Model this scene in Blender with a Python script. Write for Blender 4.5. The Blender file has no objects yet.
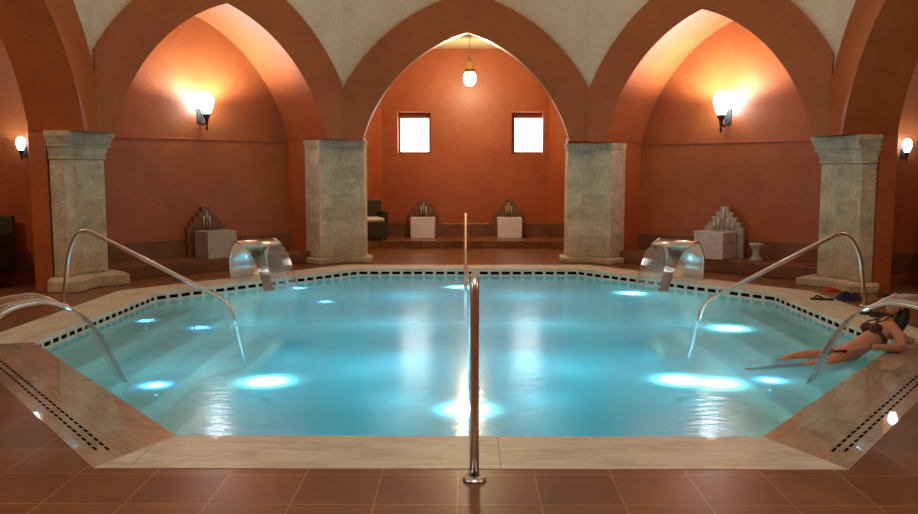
import bpy, bmesh, math, random
from mathutils import Vector, Matrix
random.seed(7)
SC = bpy.context.scene
COL = SC.collection
R = math.radians

# ------------------------------------------------------------ camera, world, lights, exposure
cam_d = bpy.data.cameras.new('camera')
cam_d.sensor_width = 36.0
cam_d.lens = 853.0 / 918.0 * 36.0
cam = bpy.data.objects.new('camera', cam_d)
COL.objects.link(cam)
cam.location = (-0.04, 0.14, 1.60)
cam.rotation_euler = (R(90 - 5.96), 0, R(0.40))
SC.camera = cam

SC.view_settings.view_transform = 'Standard'
SC.view_settings.look = 'None'
SC.view_settings.gamma = 1.0
SC.view_settings.use_curve_mapping = False
SC.view_settings.exposure = 0.0

world = bpy.data.worlds.new('world')
SC.world = world
world.use_nodes = True
world.node_tree.nodes['Background'].inputs[0].default_value = (1.0, 0.72, 0.45, 1)
world.node_tree.nodes['Background'].inputs[1].default_value = 0.02

def area(name, loc, size, power, color, rot=(0, 0, 0)):
    l = bpy.data.lights.new(name, 'AREA')
    l.shape = 'DISK'; l.size = size; l.energy = power; l.color = color
    o = bpy.data.objects.new(name, l); COL.objects.link(o)
    o.location = loc; o.rotation_euler = rot
    o.visible_glossy = False
    return o
area('dome_fill_light', (0, 9.4, 7.0), 3.2, 105, (1.0, 0.78, 0.50))  # unseen soft fill added under the dome
area('hall_fill_light', (0, 1.8, 4.0), 2.4, 66, (1.0, 0.90, 0.76)).visible_glossy = True  # unseen fill added over the near floor, also for glints on the rails

def point(name, loc, power, color, radius=0.06, parent=None):
    l = bpy.data.lights.new(name, 'POINT')
    l.energy = power; l.color = color; l.shadow_soft_size = radius
    o = bpy.data.objects.new(name, l); COL.objects.link(o)
    o.location = loc
    if parent: o.parent = parent
    return o

# added fill, standing in for assumed unseen niche lamps, to brighten the arch soffits
point('front_fill_light', (-4.2, 3.0, 2.6), 80, (1.0, .90, .78), .15)
point('front_fill_light', (4.2, 3.0, 2.6), 45, (1.0, .90, .78), .15)

# added fill without fixtures, for unseen hanging lamps assumed in the side alcoves
point('alcove_fill_light', (-7.2, 9.1, 3.2), 70, (1.0, .80, .55), .12)
point('alcove_fill_light', (7.2, 9.1, 3.2), 40, (1.0, .80, .55), .12)

# ------------------------------------------------------------ materials
def newmat(name):
    m = bpy.data.materials.new(name); m.use_nodes = True
    nt = m.node_tree; b = nt.nodes['Principled BSDF']
    return m, nt, b
def N(nt, t, **kw):
    n = nt.nodes.new(t)
    for k, v in kw.items(): setattr(n, k, v)
    return n
def L(nt, a, b): nt.links.new(a, b)
def ramp(nt, fac, stops):
    r = N(nt, 'ShaderNodeValToRGB')
    el = r.color_ramp.elements
    while len(el) < len(stops): el.new(0.5)
    for e, (p, c) in zip(el, stops):
        e.position = p; e.color = (*c, 1)
    L(nt, fac, r.inputs[0]); return r.outputs[0]
def noise(nt, vec, scale, detail=4, rough=0.55, mapping=None):
    if mapping:
        mp = N(nt, 'ShaderNodeMapping'); mp.inputs['Scale'].default_value = mapping
        L(nt, vec, mp.inputs[0]); vec = mp.outputs[0]
    n = N(nt, 'ShaderNodeTexNoise'); n.inputs['Scale'].default_value = scale
    n.inputs['Detail'].default_value = detail; n.inputs['Roughness'].default_value = rough
    L(nt, vec, n.inputs['Vector']); return n.outputs['Fac']
def mixc(nt, fac, a, b, mode='MIX'):
    m = N(nt, 'ShaderNodeMix', data_type='RGBA', blend_type=mode)
    if isinstance(fac, (int, float)): m.inputs[0].default_value = fac
    else: L(nt, fac, m.inputs[0])
    for i, v in ((6, a), (7, b)):
        if isinstance(v, tuple): m.inputs[i].default_value = (*v, 1)
        else: L(nt, v, m.inputs[i])
    return m.outputs[2]
def bump(nt, h, b, strength=0.3, dist=0.02):
    n = N(nt, 'ShaderNodeBump'); n.inputs['Strength'].default_value = strength
    n.inputs['Distance'].default_value = dist
    L(nt, h, n.inputs['Height']); L(nt, n.outputs[0], b.inputs['Normal'])
def plaster(name, c0, c1, rough=0.6, bs=0.25, coat=0.0):
    m, nt, b = newmat(name)
    tc = N(nt, 'ShaderNodeTexCoord').outputs['Object']
    f = noise(nt, tc, 2.2, 6, 0.62)
    g = noise(nt, tc, 28, 4)
    c = ramp(nt, f, [(0.3, c0), (0.7, c1)])
    c = mixc(nt, 0.18, c, ramp(nt, g, [(0.35, tuple(x * .7 for x in c0)), (0.65, tuple(min(1, x * 1.25) for x in c1))]))
    L(nt, c, b.inputs['Base Color']); b.inputs['Roughness'].default_value = rough
    bump(nt, g, b, bs, 0.01)
    if coat: b.inputs['Coat Weight'].default_value = coat; b.inputs['Coat Roughness'].default_value = 0.34
    return m
def simple(name, col, rough=0.5, metal=0.0, var=0.15, scale=12):
    m, nt, b = newmat(name)
    tc = N(nt, 'ShaderNodeTexCoord').outputs['Object']
    f = noise(nt, tc, scale, 4)
    c = ramp(nt, f, [(0.3, tuple(x * (1 - var) for x in col)), (0.7, tuple(min(1, x * (1 + var)) for x in col))])
    L(nt, c, b.inputs['Base Color'])
    b.inputs['Roughness'].default_value = rough; b.inputs['Metallic'].default_value = metal
    return m
M = {}
M['terra'] = plaster('terracotta_plaster', (0.34, 0.072, 0.015), (0.45, 0.108, 0.023), 0.5, 0.25, 0.3)
M['niche'] = plaster('polished_terracotta_plaster', (0.31, 0.074, 0.016), (0.42, 0.108, 0.024), 0.45, 0.35, 0.45)
M['cream'] = plaster('cream_plaster', (0.66, 0.48, 0.32), (0.74, 0.56, 0.40), 0.7)
M['vault'] = plaster('bay_vault_plaster', (0.75, 0.62, 0.36), (0.82, 0.70, 0.45), 0.7)
M['dado'] = plaster('brown_stone_dado', (0.13, 0.05, 0.022), (0.24, 0.10, 0.045), 0.35)
M['steel'] = simple('brushed_steel', (0.88, 0.88, 0.86), 0.28, 1.0, 0.05)
M['black'] = simple('black_iron', (0.02, 0.02, 0.02), 0.5)
M['brass'] = simple('brass', (0.55, 0.36, 0.12), 0.35, 1.0)
M['wood'] = simple('window_wood', (0.16, 0.06, 0.03), 0.5)
M['slot'] = simple('slot_shade', (0.004, 0.004, 0.005), 1.0)  # black colour stands for the shade inside the openings
M['slot'].node_tree.nodes['Principled BSDF'].inputs['Specular IOR Level'].default_value = 0.0
M['whitetile'] = simple('white_marble', (0.62, 0.58, 0.60), 0.35, 0, 0.2, 14)
M['lit_tile'] = simple('lilac_lit_marble', (0.80, 0.77, 0.88), 0.35, 0, 0.15, 30)  # white basin fronts; lilac-white light from above is put into the colour
M['greymarble'] = simple('grey_marble', (0.42, 0.42, 0.36), 0.4, 0, 0.2, 14)
M['brownstone'] = simple('brown_stone', (0.20, 0.09, 0.05), 0.5, 0, 0.35, 20)
M['wicker'] = simple('dark_wicker', (0.045, 0.035, 0.018), 0.6, 0, 0.4, 60)
M['cushion'] = simple('pale_cushion', (0.75, 0.66, 0.60), 0.8)
M['navy'] = simple('navy_cloth', (0.015, 0.018, 0.05), 0.8, 0, 0.4)
M['blackrubber'] = simple('black_rubber', (0.015, 0.014, 0.016), 0.6)
M['red'] = simple('red_rubber', (0.6, 0.05, 0.03), 0.6)
M['skin'] = simple('skin', (0.55, 0.24, 0.13), 0.45, 0, 0.08, 8)
M['hair'] = simple('dark_hair', (0.03, 0.015, 0.01), 0.5, 0, 0.3, 40)
M['bikini'] = simple('dark_red_bikini', (0.09, 0.012, 0.012), 0.7, 0, 0.2, 30)
M['eye'] = simple('eye_dark', (0.02, 0.015, 0.01), 0.3)
M['lip'] = simple('lips', (0.35, 0.08, 0.06), 0.4)
M['poolwhite'] = simple('pool_wall_tile', (0.62, 0.60, 0.50), 0.4, 0, 0.12, 6)
M['poolfloor'] = simple('pool_floor_mosaic', (0.12, 0.60, 0.72), 0.5, 0, 0.12, 5)
M['poolstep'] = simple('pool_step_tile', (0.66, 0.62, 0.46), 0.45, 0, 0.12, 6)

def stone_mat():
    m, nt, b = newmat('pillar_limestone')
    uv = N(nt, 'ShaderNodeTexCoord').outputs['UV']
    oc = N(nt, 'ShaderNodeTexCoord').outputs['Object']
    br = N(nt, 'ShaderNodeTexBrick')
    br.inputs['Scale'].default_value = 1.0
    br.inputs['Brick Width'].default_value = 0.46; br.inputs['Row Height'].default_value = 0.235
    br.inputs['Mortar Size'].default_value = 0.007; br.inputs['Mortar Smooth'].default_value = 0.3
    br.inputs['Color1'].default_value = (0.52, 0.44, 0.32, 1); br.inputs['Color2'].default_value = (0.68, 0.59, 0.45, 1)
    br.inputs['Mortar'].default_value = (0.62, 0.54, 0.41, 1)
    L(nt, uv, br.inputs[0])
    f = noise(nt, oc, 5.5, 8, 0.7); g = noise(nt, oc, 38, 6, .7)
    c = mixc(nt, 0.55, br.outputs[0], ramp(nt, g, [(0.35, (0.62, 0.60, 0.56)), (0.62, (1.25, 1.22, 1.15))]), 'MULTIPLY')
    c = mixc(nt, 0.75, c, ramp(nt, f, [(0.28, (0.55, 0.52, 0.47)), (0.5, (1.0, 0.97, 0.90)), (0.72, (1.3, 1.25, 1.15))]), 'MULTIPLY')
    c = mixc(nt, ramp(nt, noise(nt, oc, 1.6, 3), [(0.55, (0, 0, 0)), (0.72, (0.4, 0.4, 0.4))]), c, (0.42, 0.27, 0.15))
    L(nt, c, b.inputs['Base Color']); b.inputs['Roughness'].default_value = 0.75
    h = mixc(nt, 0.5, g, f)
    bump(nt, h, b, 0.9, 0.04)
    return m
M['stone'] = stone_mat()

def travertine(name, rough, coat, ior=1.45, dark=1.0):
    m, nt, b = newmat(name)
    uv = N(nt, 'ShaderNodeTexCoord').outputs['UV']
    s = noise(nt, uv, 5, 6, 0.6, (0.35, 6.0, 1))
    f = noise(nt, uv, 1.4, 4)
    c = ramp(nt, s, [(0.30, (0.36, 0.28, 0.20)), (0.44, (0.58, 0.51, 0.40)), (0.66, (0.72, 0.67, 0.56))])
    c = mixc(nt, 0.45, c, ramp(nt, noise(nt, uv, 2.2, 8, .7, (1, 2.2, 1)), [(0.36, (0.40, 0.29, 0.20)), (0.50, (0.66, 0.59, 0.48)), (0.66, (0.80, 0.76, 0.67))]))
    br = N(nt, 'ShaderNodeTexBrick', offset=0.0)
    br.inputs['Brick Width'].default_value = 0.40 * 5; br.inputs['Row Height'].default_value = 2.0
    br.inputs['Scale'].default_value = 1.0
    br.inputs['Mortar Size'].default_value = 0.004
    for k in ('Color1', 'Color2'): br.inputs[k].default_value = (1, 1, 1, 1)
    br.inputs['Mortar'].default_value = (0.6, 0.5, 0.4, 1)
    mp = N(nt, 'ShaderNodeMapping'); mp.inputs['Location'].default_value = (0.17, 1.0, 0)
    L(nt, uv, mp.inputs[0]); L(nt, mp.outputs[0], br.inputs[0])
    c = mixc(nt, 1.0, c, br.outputs[0], 'MULTIPLY')
    c = mixc(nt, 1.0, c, (dark, dark * .92, dark * .84) if dark < 1 else (1.0, 1.0, 1.0), 'MULTIPLY')
    L(nt, c, b.inputs['Base Color']); b.inputs['Roughness'].default_value = rough
    b.inputs['Coat Weight'].default_value = coat; b.inputs['Coat Roughness'].default_value = 0.02
    b.inputs['Coat IOR'].default_value = ior
    return m
M['trav'] = travertine('coping_travertine', 0.42, 0.06)
M['travwet'] = travertine('wet_coping_travertine', 0.25, 1.0, 2.6, 0.78)

def tile_mat():
    m, nt, b = newmat('terracotta_floor_tile')
    oc = N(nt, 'ShaderNodeTexCoord').outputs['Object']
    mp = N(nt, 'ShaderNodeMapping'); mp.inputs['Location'].default_value = (0.075, -0.07, 0)
    L(nt, oc, mp.inputs[0])
    br = N(nt, 'ShaderNodeTexBrick', offset=0.0)
    br.inputs['Brick Width'].default_value = 0.40; br.inputs['Row Height'].default_value = 0.40
    br.inputs['Scale'].default_value = 1.0
    br.inputs['Mortar Size'].default_value = 0.004; br.inputs['Mortar Smooth'].default_value = 0.2
    br.inputs['Color1'].default_value = (0.17, 0.066, 0.027, 1); br.inputs['Color2'].default_value = (0.22, 0.090, 0.037, 1)
    br.inputs['Mortar'].default_value = (0.38, 0.20, 0.10, 1)
    L(nt, mp.outputs[0], br.inputs[0])
    f = noise(nt, oc, 3.0, 7, 0.65)
    g = noise(nt, oc, 30, 4, 0.6, (0.4, 1.2, 1))
    c = mixc(nt, 0.7, br.outputs[0], ramp(nt, f, [(0.3, (0.68, 0.64, 0.62)), (0.7, (1.3, 1.33, 1.36))]), 'MULTIPLY')
    c = mixc(nt, 0.3, c, ramp(nt, g, [(0.1, (0.6, 0.6, 0.6)), (0.9, (1.4, 1.4, 1.4))]), 'MULTIPLY')
    L(nt, c, b.inputs['Base Color'])
    rr = ramp(nt, f, [(0.3, (0.24, 0.24, 0.24)), (0.7, (0.38, 0.38, 0.38))])
    b.inputs['Roughness'].default_value = 0.30
    bump(nt, g, b, 0.15, 0.006)
    return m
M['tile'] = tile_mat()

def emit(name, col, s, transp=0.0):
    m = bpy.data.materials.new(name); m.use_nodes = True; nt = m.node_tree
    nt.nodes.clear()
    out = N(nt, 'ShaderNodeOutputMaterial'); e = N(nt, 'ShaderNodeEmission')
    e.inputs[0].default_value = (*col, 1); e.inputs[1].default_value = s
    if transp > 0:
        t = N(nt, 'ShaderNodeBsdfTransparent'); mx = N(nt, 'ShaderNodeMixShader'); mx.inputs[0].default_value = transp
        L(nt, e.outputs[0], mx.inputs[1]); L(nt, t.outputs[0], mx.inputs[2]); L(nt, mx.outputs[0], out.inputs[0])
    else: L(nt, e.outputs[0], out.inputs[0])
    return m
M['pane'] = emit('daylit_frosted_pane', (1.0, 0.98, 0.93), 4.5)
M['globe_cool'] = emit('lit_cool_glass', (0.80, 0.93, 1.0), 28.0, 0.5)
M['globe_small'] = emit('lit_small_cool_glass', (0.62, 0.88, 1.0), 9.0, 0.5)
M['globe_warm'] = emit('lit_warm_glass', (1.0, 0.93, 0.74), 9.0, 0.5)
M['poollens'] = emit('pool_lamp_lens', (0.6, 0.92, 1.0), .7)
M['bluelens'] = emit('blue_pool_lamp_lens', (0.30, 0.50, 1.0), 5.0)

def water_mat():
    m = bpy.data.materials.new('turbid_pool_water'); m.use_nodes = True; nt = m.node_tree
    nt.nodes.clear()
    out = N(nt, 'ShaderNodeOutputMaterial')
    oc = N(nt, 'ShaderNodeTexCoord').outputs['Object']
    n1 = noise(nt, oc, 9, 3, 0.5, (0.7, 1.5, 1)); 
    bp = N(nt, 'ShaderNodeBump'); bp.inputs['Strength'].default_value = 0.30; bp.inputs['Distance'].default_value = 0.012
    L(nt, n1, bp.inputs['Height'])
    gl = N(nt, 'ShaderNodeBsdfGlossy'); gl.inputs['Roughness'].default_value = 0.17
    gl.inputs['Color'].default_value = (1, 1, 1, 1)
    L(nt, bp.outputs[0], gl.inputs['Normal'])
    tr = N(nt, 'ShaderNodeBsdfTransparent'); tr.inputs[0].default_value = (0.93, 1.0, 1.0, 1)
    tl = N(nt, 'ShaderNodeBsdfTranslucent'); tl.inputs[0].default_value = (0.16, 0.78, 0.92, 1)
    df = N(nt, 'ShaderNodeBsdfDiffuse'); df.inputs[0].default_value = (0.05, 0.24, 0.28, 1)
    a = N(nt, 'ShaderNodeMixShader'); a.inputs[0].default_value = 0.18
    L(nt, tl.outputs[0], a.inputs[1]); L(nt, df.outputs[0], a.inputs[2])
    b = N(nt, 'ShaderNodeMixShader'); b.inputs[0].default_value = 0.57
    L(nt, tr.outputs[0], b.inputs[1]); L(nt, a.outputs[0], b.inputs[2])
    fr = N(nt, 'ShaderNodeFresnel'); fr.inputs[0].default_value = 1.33
    c = N(nt, 'ShaderNodeMixShader'); L(nt, fr.outputs[0], c.inputs[0])
    L(nt, b.outputs[0], c.inputs[1]); L(nt, gl.outputs[0], c.inputs[2])
    L(nt, c.outputs[0], out.inputs[0])
    return m
M['water'] = water_mat()
def body_mat():
    # the underside / sides of the water body: only the colour the water soaks up
    m = bpy.data.materials.new('falling_water'); m.use_nodes = True; nt = m.node_tree
    nt.nodes.clear()
    out = N(nt, 'ShaderNodeOutputMaterial')
    uv = N(nt, 'ShaderNodeTexCoord').outputs['UV']
    f = noise(nt, uv, 1.0, 3, 0.5, (26, 1.2, 1))
    tr = N(nt, 'ShaderNodeBsdfTransparent'); tr.inputs[0].default_value = (0.95, 0.97, 0.97, 1)
    df = N(nt, 'ShaderNodeBsdfTranslucent'); df.inputs[0].default_value = (0.8, 0.85, 0.82, 1)
    d2 = N(nt, 'ShaderNodeBsdfDiffuse'); d2.inputs[0].default_value = (0.75, 0.78, 0.74, 1)
    a = N(nt, 'ShaderNodeMixShader'); a.inputs[0].default_value = 0.5
    L(nt, df.outputs[0], a.inputs[1]); L(nt, d2.outputs[0], a.inputs[2])
    gl = N(nt, 'ShaderNodeBsdfGlossy'); gl.inputs['Roughness'].default_value = 0.08
    b = N(nt, 'ShaderNodeMixShader')
    L(nt, ramp(nt, f, [(0.35, (0.08, 0.08, 0.08)), (0.75, (0.34, 0.34, 0.34))]), b.inputs[0])
    L(nt, tr.outputs[0], b.inputs[1]); L(nt, a.outputs[0], b.inputs[2])
    fr = N(nt, 'ShaderNodeFresnel'); fr.inputs[0].default_value = 1.12
    c = N(nt, 'ShaderNodeMixShader'); L(nt, fr.outputs[0], c.inputs[0])
    L(nt, b.outputs[0], c.inputs[1]); L(nt, gl.outputs[0], c.inputs[2])
    L(nt, c.outputs[0], out.inputs[0])
    return m
M['falling'] = body_mat()

# ------------------------------------------------------------ mesh helpers
class MB:
    def __init__(s): s.v = []; s.f = []; s.uv = []; s.sm = []
    def add(s, vs, fs, uvs=None, smooth=False):
        o = len(s.v); s.v += [tuple(p) for p in vs]
        for i, f in enumerate(fs):
            s.f.append([o + k for k in f]); s.uv.append(uvs[i] if uvs else None); s.sm.append(smooth)
        return s
    def box(s, x0, x1, y0, y1, z0, z1, mat=None):
        vs = [Vector(p) for p in ((x0,y0,z0),(x1,y0,z0),(x1,y1,z0),(x0,y1,z0),(x0,y0,z1),(x1,y0,z1),(x1,y1,z1),(x0,y1,z1))]
        if mat is not None: vs = [mat @ p for p in vs]
        return s.add(vs, [(0,3,2,1),(4,5,6,7),(0,1,5,4),(1,2,6,5),(2,3,7,6),(3,0,4,7)])
    def prism(s, poly, z0, z1, top=None):
        """poly list of (x,y); top optional poly for a tapered solid; uv = perimeter, height"""
        n = len(poly); top = top or poly
        vs = [(x, y, z0) for x, y in poly] + [(x, y, z1) for x, y in top]
        fs = []; uvs = []; d = 0.0
        for i in range(n):
            j = (i + 1) % n
            l = math.dist(poly[i], poly[j])
            fs.append((i, j, n + j, n + i)); uvs.append([(d, z0), (d + l, z0), (d + l, z1), (d, z1)]); d += l
        fs.append(tuple(range(n, 2 * n))); uvs.append([p for p in top])
        fs.append(tuple(reversed(range(n)))); uvs.append([p for p in reversed(poly)])
        return s.add(vs, fs, uvs)
    def tube(s, path, r, seg=12, closed=False):
        P = [Vector(p) for p in path]; n = len(P); vs = []
        t0 = (P[1] - P[0]).normalized()
        up = Vector((0, 0, 1)) if abs(t0.z) < 0.9 else Vector((0, 1, 0))
        a = t0.cross(up).normalized()
        for i in range(n):
            if i == 0: t = P[1] - P[0]
            elif i == n - 1: t = P[-1] - P[-2]
            else: t = P[i + 1] - P[i - 1]
            t.normalize()
            a = (a - t * a.dot(t)).normalized(); b = t.cross(a)
            rr = r[i] if isinstance(r, (list, tuple)) else r
            for k in range(seg):
                w = 2 * math.pi * k / seg
                vs.append(P[i] + (a * math.cos(w) + b * math.sin(w)) * rr)
        fs = []
        for i in range(n - 1):
            for k in range(seg):
                k2 = (k + 1) % seg
                fs.append((i * seg + k, i * seg + k2, (i + 1) * seg + k2, (i + 1) * seg + k))
        s.add(vs, fs, smooth=True)
        o = len(s.v) - len(vs)
        s.f.append([o + k for k in reversed(range(seg))]); s.uv.append(None); s.sm.append(False)
        s.f.append([o + (n - 1) * seg + k for k in range(seg)]); s.uv.append(None); s.sm.append(False)
        return s
    def lathe(s, prof, c=(0, 0, 0), seg=24):
        vs = []; n = len(prof)
        for r, z in prof:
            for k in range(seg):
                w = 2 * math.pi * k / seg
                vs.append((c[0] + r * math.cos(w), c[1] + r * math.sin(w), c[2] + z))
        fs = []
        for i in range(n - 1):
            for k in range(seg):
                k2 = (k + 1) % seg
                fs.append((i * seg + k, i * seg + k2, (i + 1) * seg + k2, (i + 1) * seg + k))
        return s.add(vs, fs, smooth=True)
    def ball(s, c, rx, ry, rz, seg=16, rings=10, mat=None):
        vs = []; fs = []
        for i in range(rings + 1):
            th = math.pi * i / rings
            for k in range(seg):
                w = 2 * math.pi * k / seg
                p = Vector((rx * math.sin(th) * math.cos(w), ry * math.sin(th) * math.sin(w), rz * math.cos(th)))
                if mat is not None: p = mat @ p
                vs.append(p + Vector(c))
        for i in range(rings):
            for k in range(seg):
                k2 = (k + 1) % seg
                fs.append((i * seg + k, (i + 1) * seg + k, (i + 1) * seg + k2, i * seg + k2))
        return s.add(vs, fs, smooth=True)
    def build(s, name, mat, parent=None, bevel=0.0, loc=None):
        me = bpy.data.meshes.new(name); me.from_pydata([tuple(p) for p in s.v], [], s.f)
        uvl = me.uv_layers.new(name='UVMap')
        for poly, uv, sm in zip(me.polygons, s.uv, s.sm):
            poly.use_smooth = sm
            if uv:
                for li, c in zip(poly.loop_indices, uv): uvl.data[li].uv = (c[0], c[1])
        me.materials.append(mat)
        bm = bmesh.new(); bm.from_mesh(me)
        bmesh.ops.remove_doubles(bm, verts=bm.verts, dist=1e-5)
        bmesh.ops.recalc_face_normals(bm, faces=bm.faces)
        bm.to_mesh(me); bm.free()
        o = bpy.data.objects.new(name, me); COL.objects.link(o)
        if parent: o.parent = parent
        if loc is not None: o.location = loc
        if bevel > 0:
            md = o.modifiers.new('bevel', 'BEVEL'); md.width = bevel; md.segments = 2; md.limit_method = 'ANGLE'
        return o
def tag(o, label, cat, group=None, kind=None):
    o['label'] = label; o['category'] = cat
    if group: o['group'] = group
    if kind: o['kind'] = kind
    return o
def thing(name, label, cat, loc=(0, 0, 0), rz=0, group=None):
    o = bpy.data.objects.new(name, None); COL.objects.link(o)
    o.location = loc; o.rotation_euler = (0, 0, rz); o.empty_display_size = 0.1
    return tag(o, label, cat, group)
def struct(o): o['kind'] = 'structure'; return o
def copy_tree(o, parent=None):
    c = o.copy(); COL.objects.link(c)
    if parent: c.parent = parent
    for ch in list(o.children): copy_tree(ch, c)
    return c
def smooth_path(pts, n=8):
    P = [Vector(p) for p in pts]; out = []
    for i in range(len(P) - 1):
        p0 = P[max(i - 1, 0)]; p1 = P[i]; p2 = P[i + 1]; p3 = P[min(i + 2, len(P) - 1)]
        for k in range(n):
            t = k / n
            out.append(0.5 * ((2 * p1) + (p2 - p0) * t + (2 * p0 - 5 * p1 + 4 * p2 - p3) * t * t + (3 * p1 - p0 - 3 * p2 + p3) * t ** 3))
    out.append(P[-1]); return out
def fillet(pts, rad, n=7):
    P = [Vector(p) for p in pts]; out = [P[0]]
    for i in range(1, len(P) - 1):
        a, b, c = P[i - 1], P[i], P[i + 1]
        r = rad[i - 1] if isinstance(rad, (list, tuple)) else rad
        r = min(r, (a - b).length * .48, (c - b).length * .48)
        p = b + (a - b).normalized() * r; q = b + (c - b).normalized() * r
        for k in range(n + 1):
            t = k / n
            out.append(p * (1 - t) ** 2 + b * 2 * t * (1 - t) + q * t * t)
    out.append(P[-1]); return out

# ------------------------------------------------------------ geometry of the hall
C0 = (0.0, 9.38)
Q = math.sqrt(0.5)
XR = 0.97   # the right half of the hall is slightly narrower
SIDES = {'back': ((0, 1), (1, 0)), 'back_left': ((-Q, Q), (Q, Q)), 'back_right': ((Q, Q), (Q, -Q)),
         'left': ((-1, 0), (0, 1)), 'right': ((1, 0), (0, -1))}
def W(side, u, v, z=None):
    n, t = SIDES[side]
    x = C0[0] + n[0] * v + t[0] * u; y = C0[1] + n[1] * v + t[1] * u
    if x > 0: x *= XR
    return (x, y) if z is None else (x, y, z)
T8 = math.tan(R(22.5))
AF = {'back': 4.97, 'back_left': 4.97, 'back_right': 4.97, 'left': 4.90, 'right': 4.90}; VB = 6.10; HW = 1.74
def hs(side, sg):
    if side == 'back': return 4.97 * T8
    if side in ('left', 'right'): return 4.97 / Q - 4.90
    near = (side == 'back_left' and sg < 0) or (side == 'back_right' and sg > 0)
    return (4.90 - 4.97 * Q) / Q if near else 4.97 * T8
SPR = {'back': 2.04, 'back_left': 2.07, 'back_right': 2.02, 'left': 2.07, 'right': 2.02}
APX = {'back': 3.80, 'back_left': 3.99, 'back_right': 3.90, 'left': 3.97, 'right': 3.90}
def profile(side, n=40):
    # a circular arc whose centre lies beyond the axis and below the springing: a pointed arch
    s, a = SPR[side], APX[side]; ca, cb, RR = -.723, -.654, 2.5387
    w0 = math.atan2(-cb, 1.73 - ca); w1 = math.atan2(1.78 - cb, -ca); out = []
    for i in range(n + 1):
        w = w0 + (w1 - w0) * i / n
        out.append((max(0, (ca + RR * math.cos(w)) / 1.73 * HW), s + max(0, cb + RR * math.sin(w)) / 1.78 * (a - s)))
    out[0] = (HW, s); out[-1] = (0, a); return out
RW = 0.62
VD = {'back': 5.17, 'back_left': VB + .01, 'back_right': VB + .01, 'left': 5.62, 'right': 5.62}
def arch_lines(side, sg=1):
    HS = hs(side, sg)
    I = profile(side); E = []; n = len(I)
    for i, (x, h) in enumerate(I):
        a = I[max(i - 1, 0)]; b = I[min(i + 1, n - 1)]
        tx, th = b[0] - a[0], b[1] - a[1]; l = math.hypot(tx, th); nx, nh = th / l, -tx / l
        E.append((x + nx * RW, h + nh * RW))
    k = max(i for i in range(n) if E[i][0] > HS)
    f = (E[k][0] - HS) / (E[k][0] - E[k + 1][0]); tip = E[k][1] + f * (E[k + 1][1] - E[k][1])
    for i in range(k + 1): E[i] = (HS, SPR[side] + (tip - SPR[side]) * i / k)
    E[-1] = (0, E[-1][1] + .02)
    E = [(max(0, x), h) for x, h in E]
    return I, E
def build_arch(side):
    mb = MB()
    for sg in (-1, 1):
        I, E = arch_lines(side, sg); n = len(I); af = AF[side]
        fr = [W(side, sg * x, af, h) for x, h in I]; ex = [W(side, sg * x, af, h) for x, h in E]
        bk = [W(side, sg * x, VD[side], h) for x, h in I]; exb = [W(side, sg * x, af + .3, h) for x, h in E]
        vs = fr + ex + bk + exb
        fs = []
        for i in range(n - 1):
            fs += [(i, i + 1, n + i + 1, n + i), (i, i + 1, 2 * n + i + 1, 2 * n + i), (n + i, n + i + 1, 3 * n + i + 1, 3 * n + i)]
        mb.add(vs, fs)
    o = struct(mb.build('wall_%s_arch' % side, M['terra']))
    for p in o.data.polygons: p.use_smooth = abs(p.normal.z) > 0.02 and False
    return o
for s in SIDES: build_arch(s)

# cream pendentives, blending from octagon to circle
def ext_height(side, u):
    HS = hs(side, 1 if u > 0 else -1); _, E = arch_lines(side, 1 if u > 0 else -1); u = abs(u)
    for (x0, h0), (x1, h1) in zip(E[:-1], E[1:]):
        if x1 <= u <= x0 and x0 > x1: return h0 + (h1 - h0) * (x0 - u) / (x0 - x1)
    return max(h for x, h in E if x >= HS - 1e-6) if u >= HS else E[-1][1]
def pendentive():
    mb = MB(); HT = 5.4; AO = 0.05; RC = 5.06; NH = 24
    for s in ['right', 'back_right', 'back', 'back_left', 'left', 'f225', 'f270', 'f315']:
        vs = []; fs = []; K = 40
        for k in range(K + 1):
            if s[0] == 'f' and s[1:].isdigit():
                a = float(s[1:]) - 22.5 + 45 * k / K; ro = 5.02 / math.cos(R(-22.5 + 45 * k / K)); hb = 4.25
                px, py = C0[0] + ro * math.cos(R(a)), C0[1] + ro * math.sin(R(a))
            else:
                u0, u1 = -hs(s, -1) - .02, hs(s, 1) + .02; u = u0 + (u1 - u0) * k / K
                px, py = W(s, u, AF[s] + AO); hb = ext_height(s, u) - (.10 if abs(u) < 1.7 else .45)
            d = Vector((px - C0[0], py - C0[1])); ro = d.length; d.normalize()
            for j in range(NH + 1):
                h = hb + (HT - hb) * j / NH
                e0 = max(3.05, hb + .45); t = min(1, max(0, (h - e0) / (5.4 - e0))); t = t * t * (3 - 2 * t)
                r = ro * (1 - t) + RC * t
                vs.append((C0[0] + r * d.x, C0[1] + r * d.y, h))
        for i in range(K):
            for k in range(NH): fs.append((i * (NH + 1) + k, (i + 1) * (NH + 1) + k, (i + 1) * (NH + 1) + k + 1, i * (NH + 1) + k + 1))
        mb.add(vs, fs, smooth=True)
    struct(mb.build('ceiling_pendentives', M['cream']))
    db = MB(); prof = [(RC * math.cos(R(t)), HT + 3.4 * math.sin(R(t))) for t in range(0, 89, 6)] + [(0.01, HT + 3.4)]
    db.lathe(prof, (C0[0], C0[1], 0), 48)
    struct(db.build('ceiling_dome', M['cream']))
pendentive()

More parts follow.
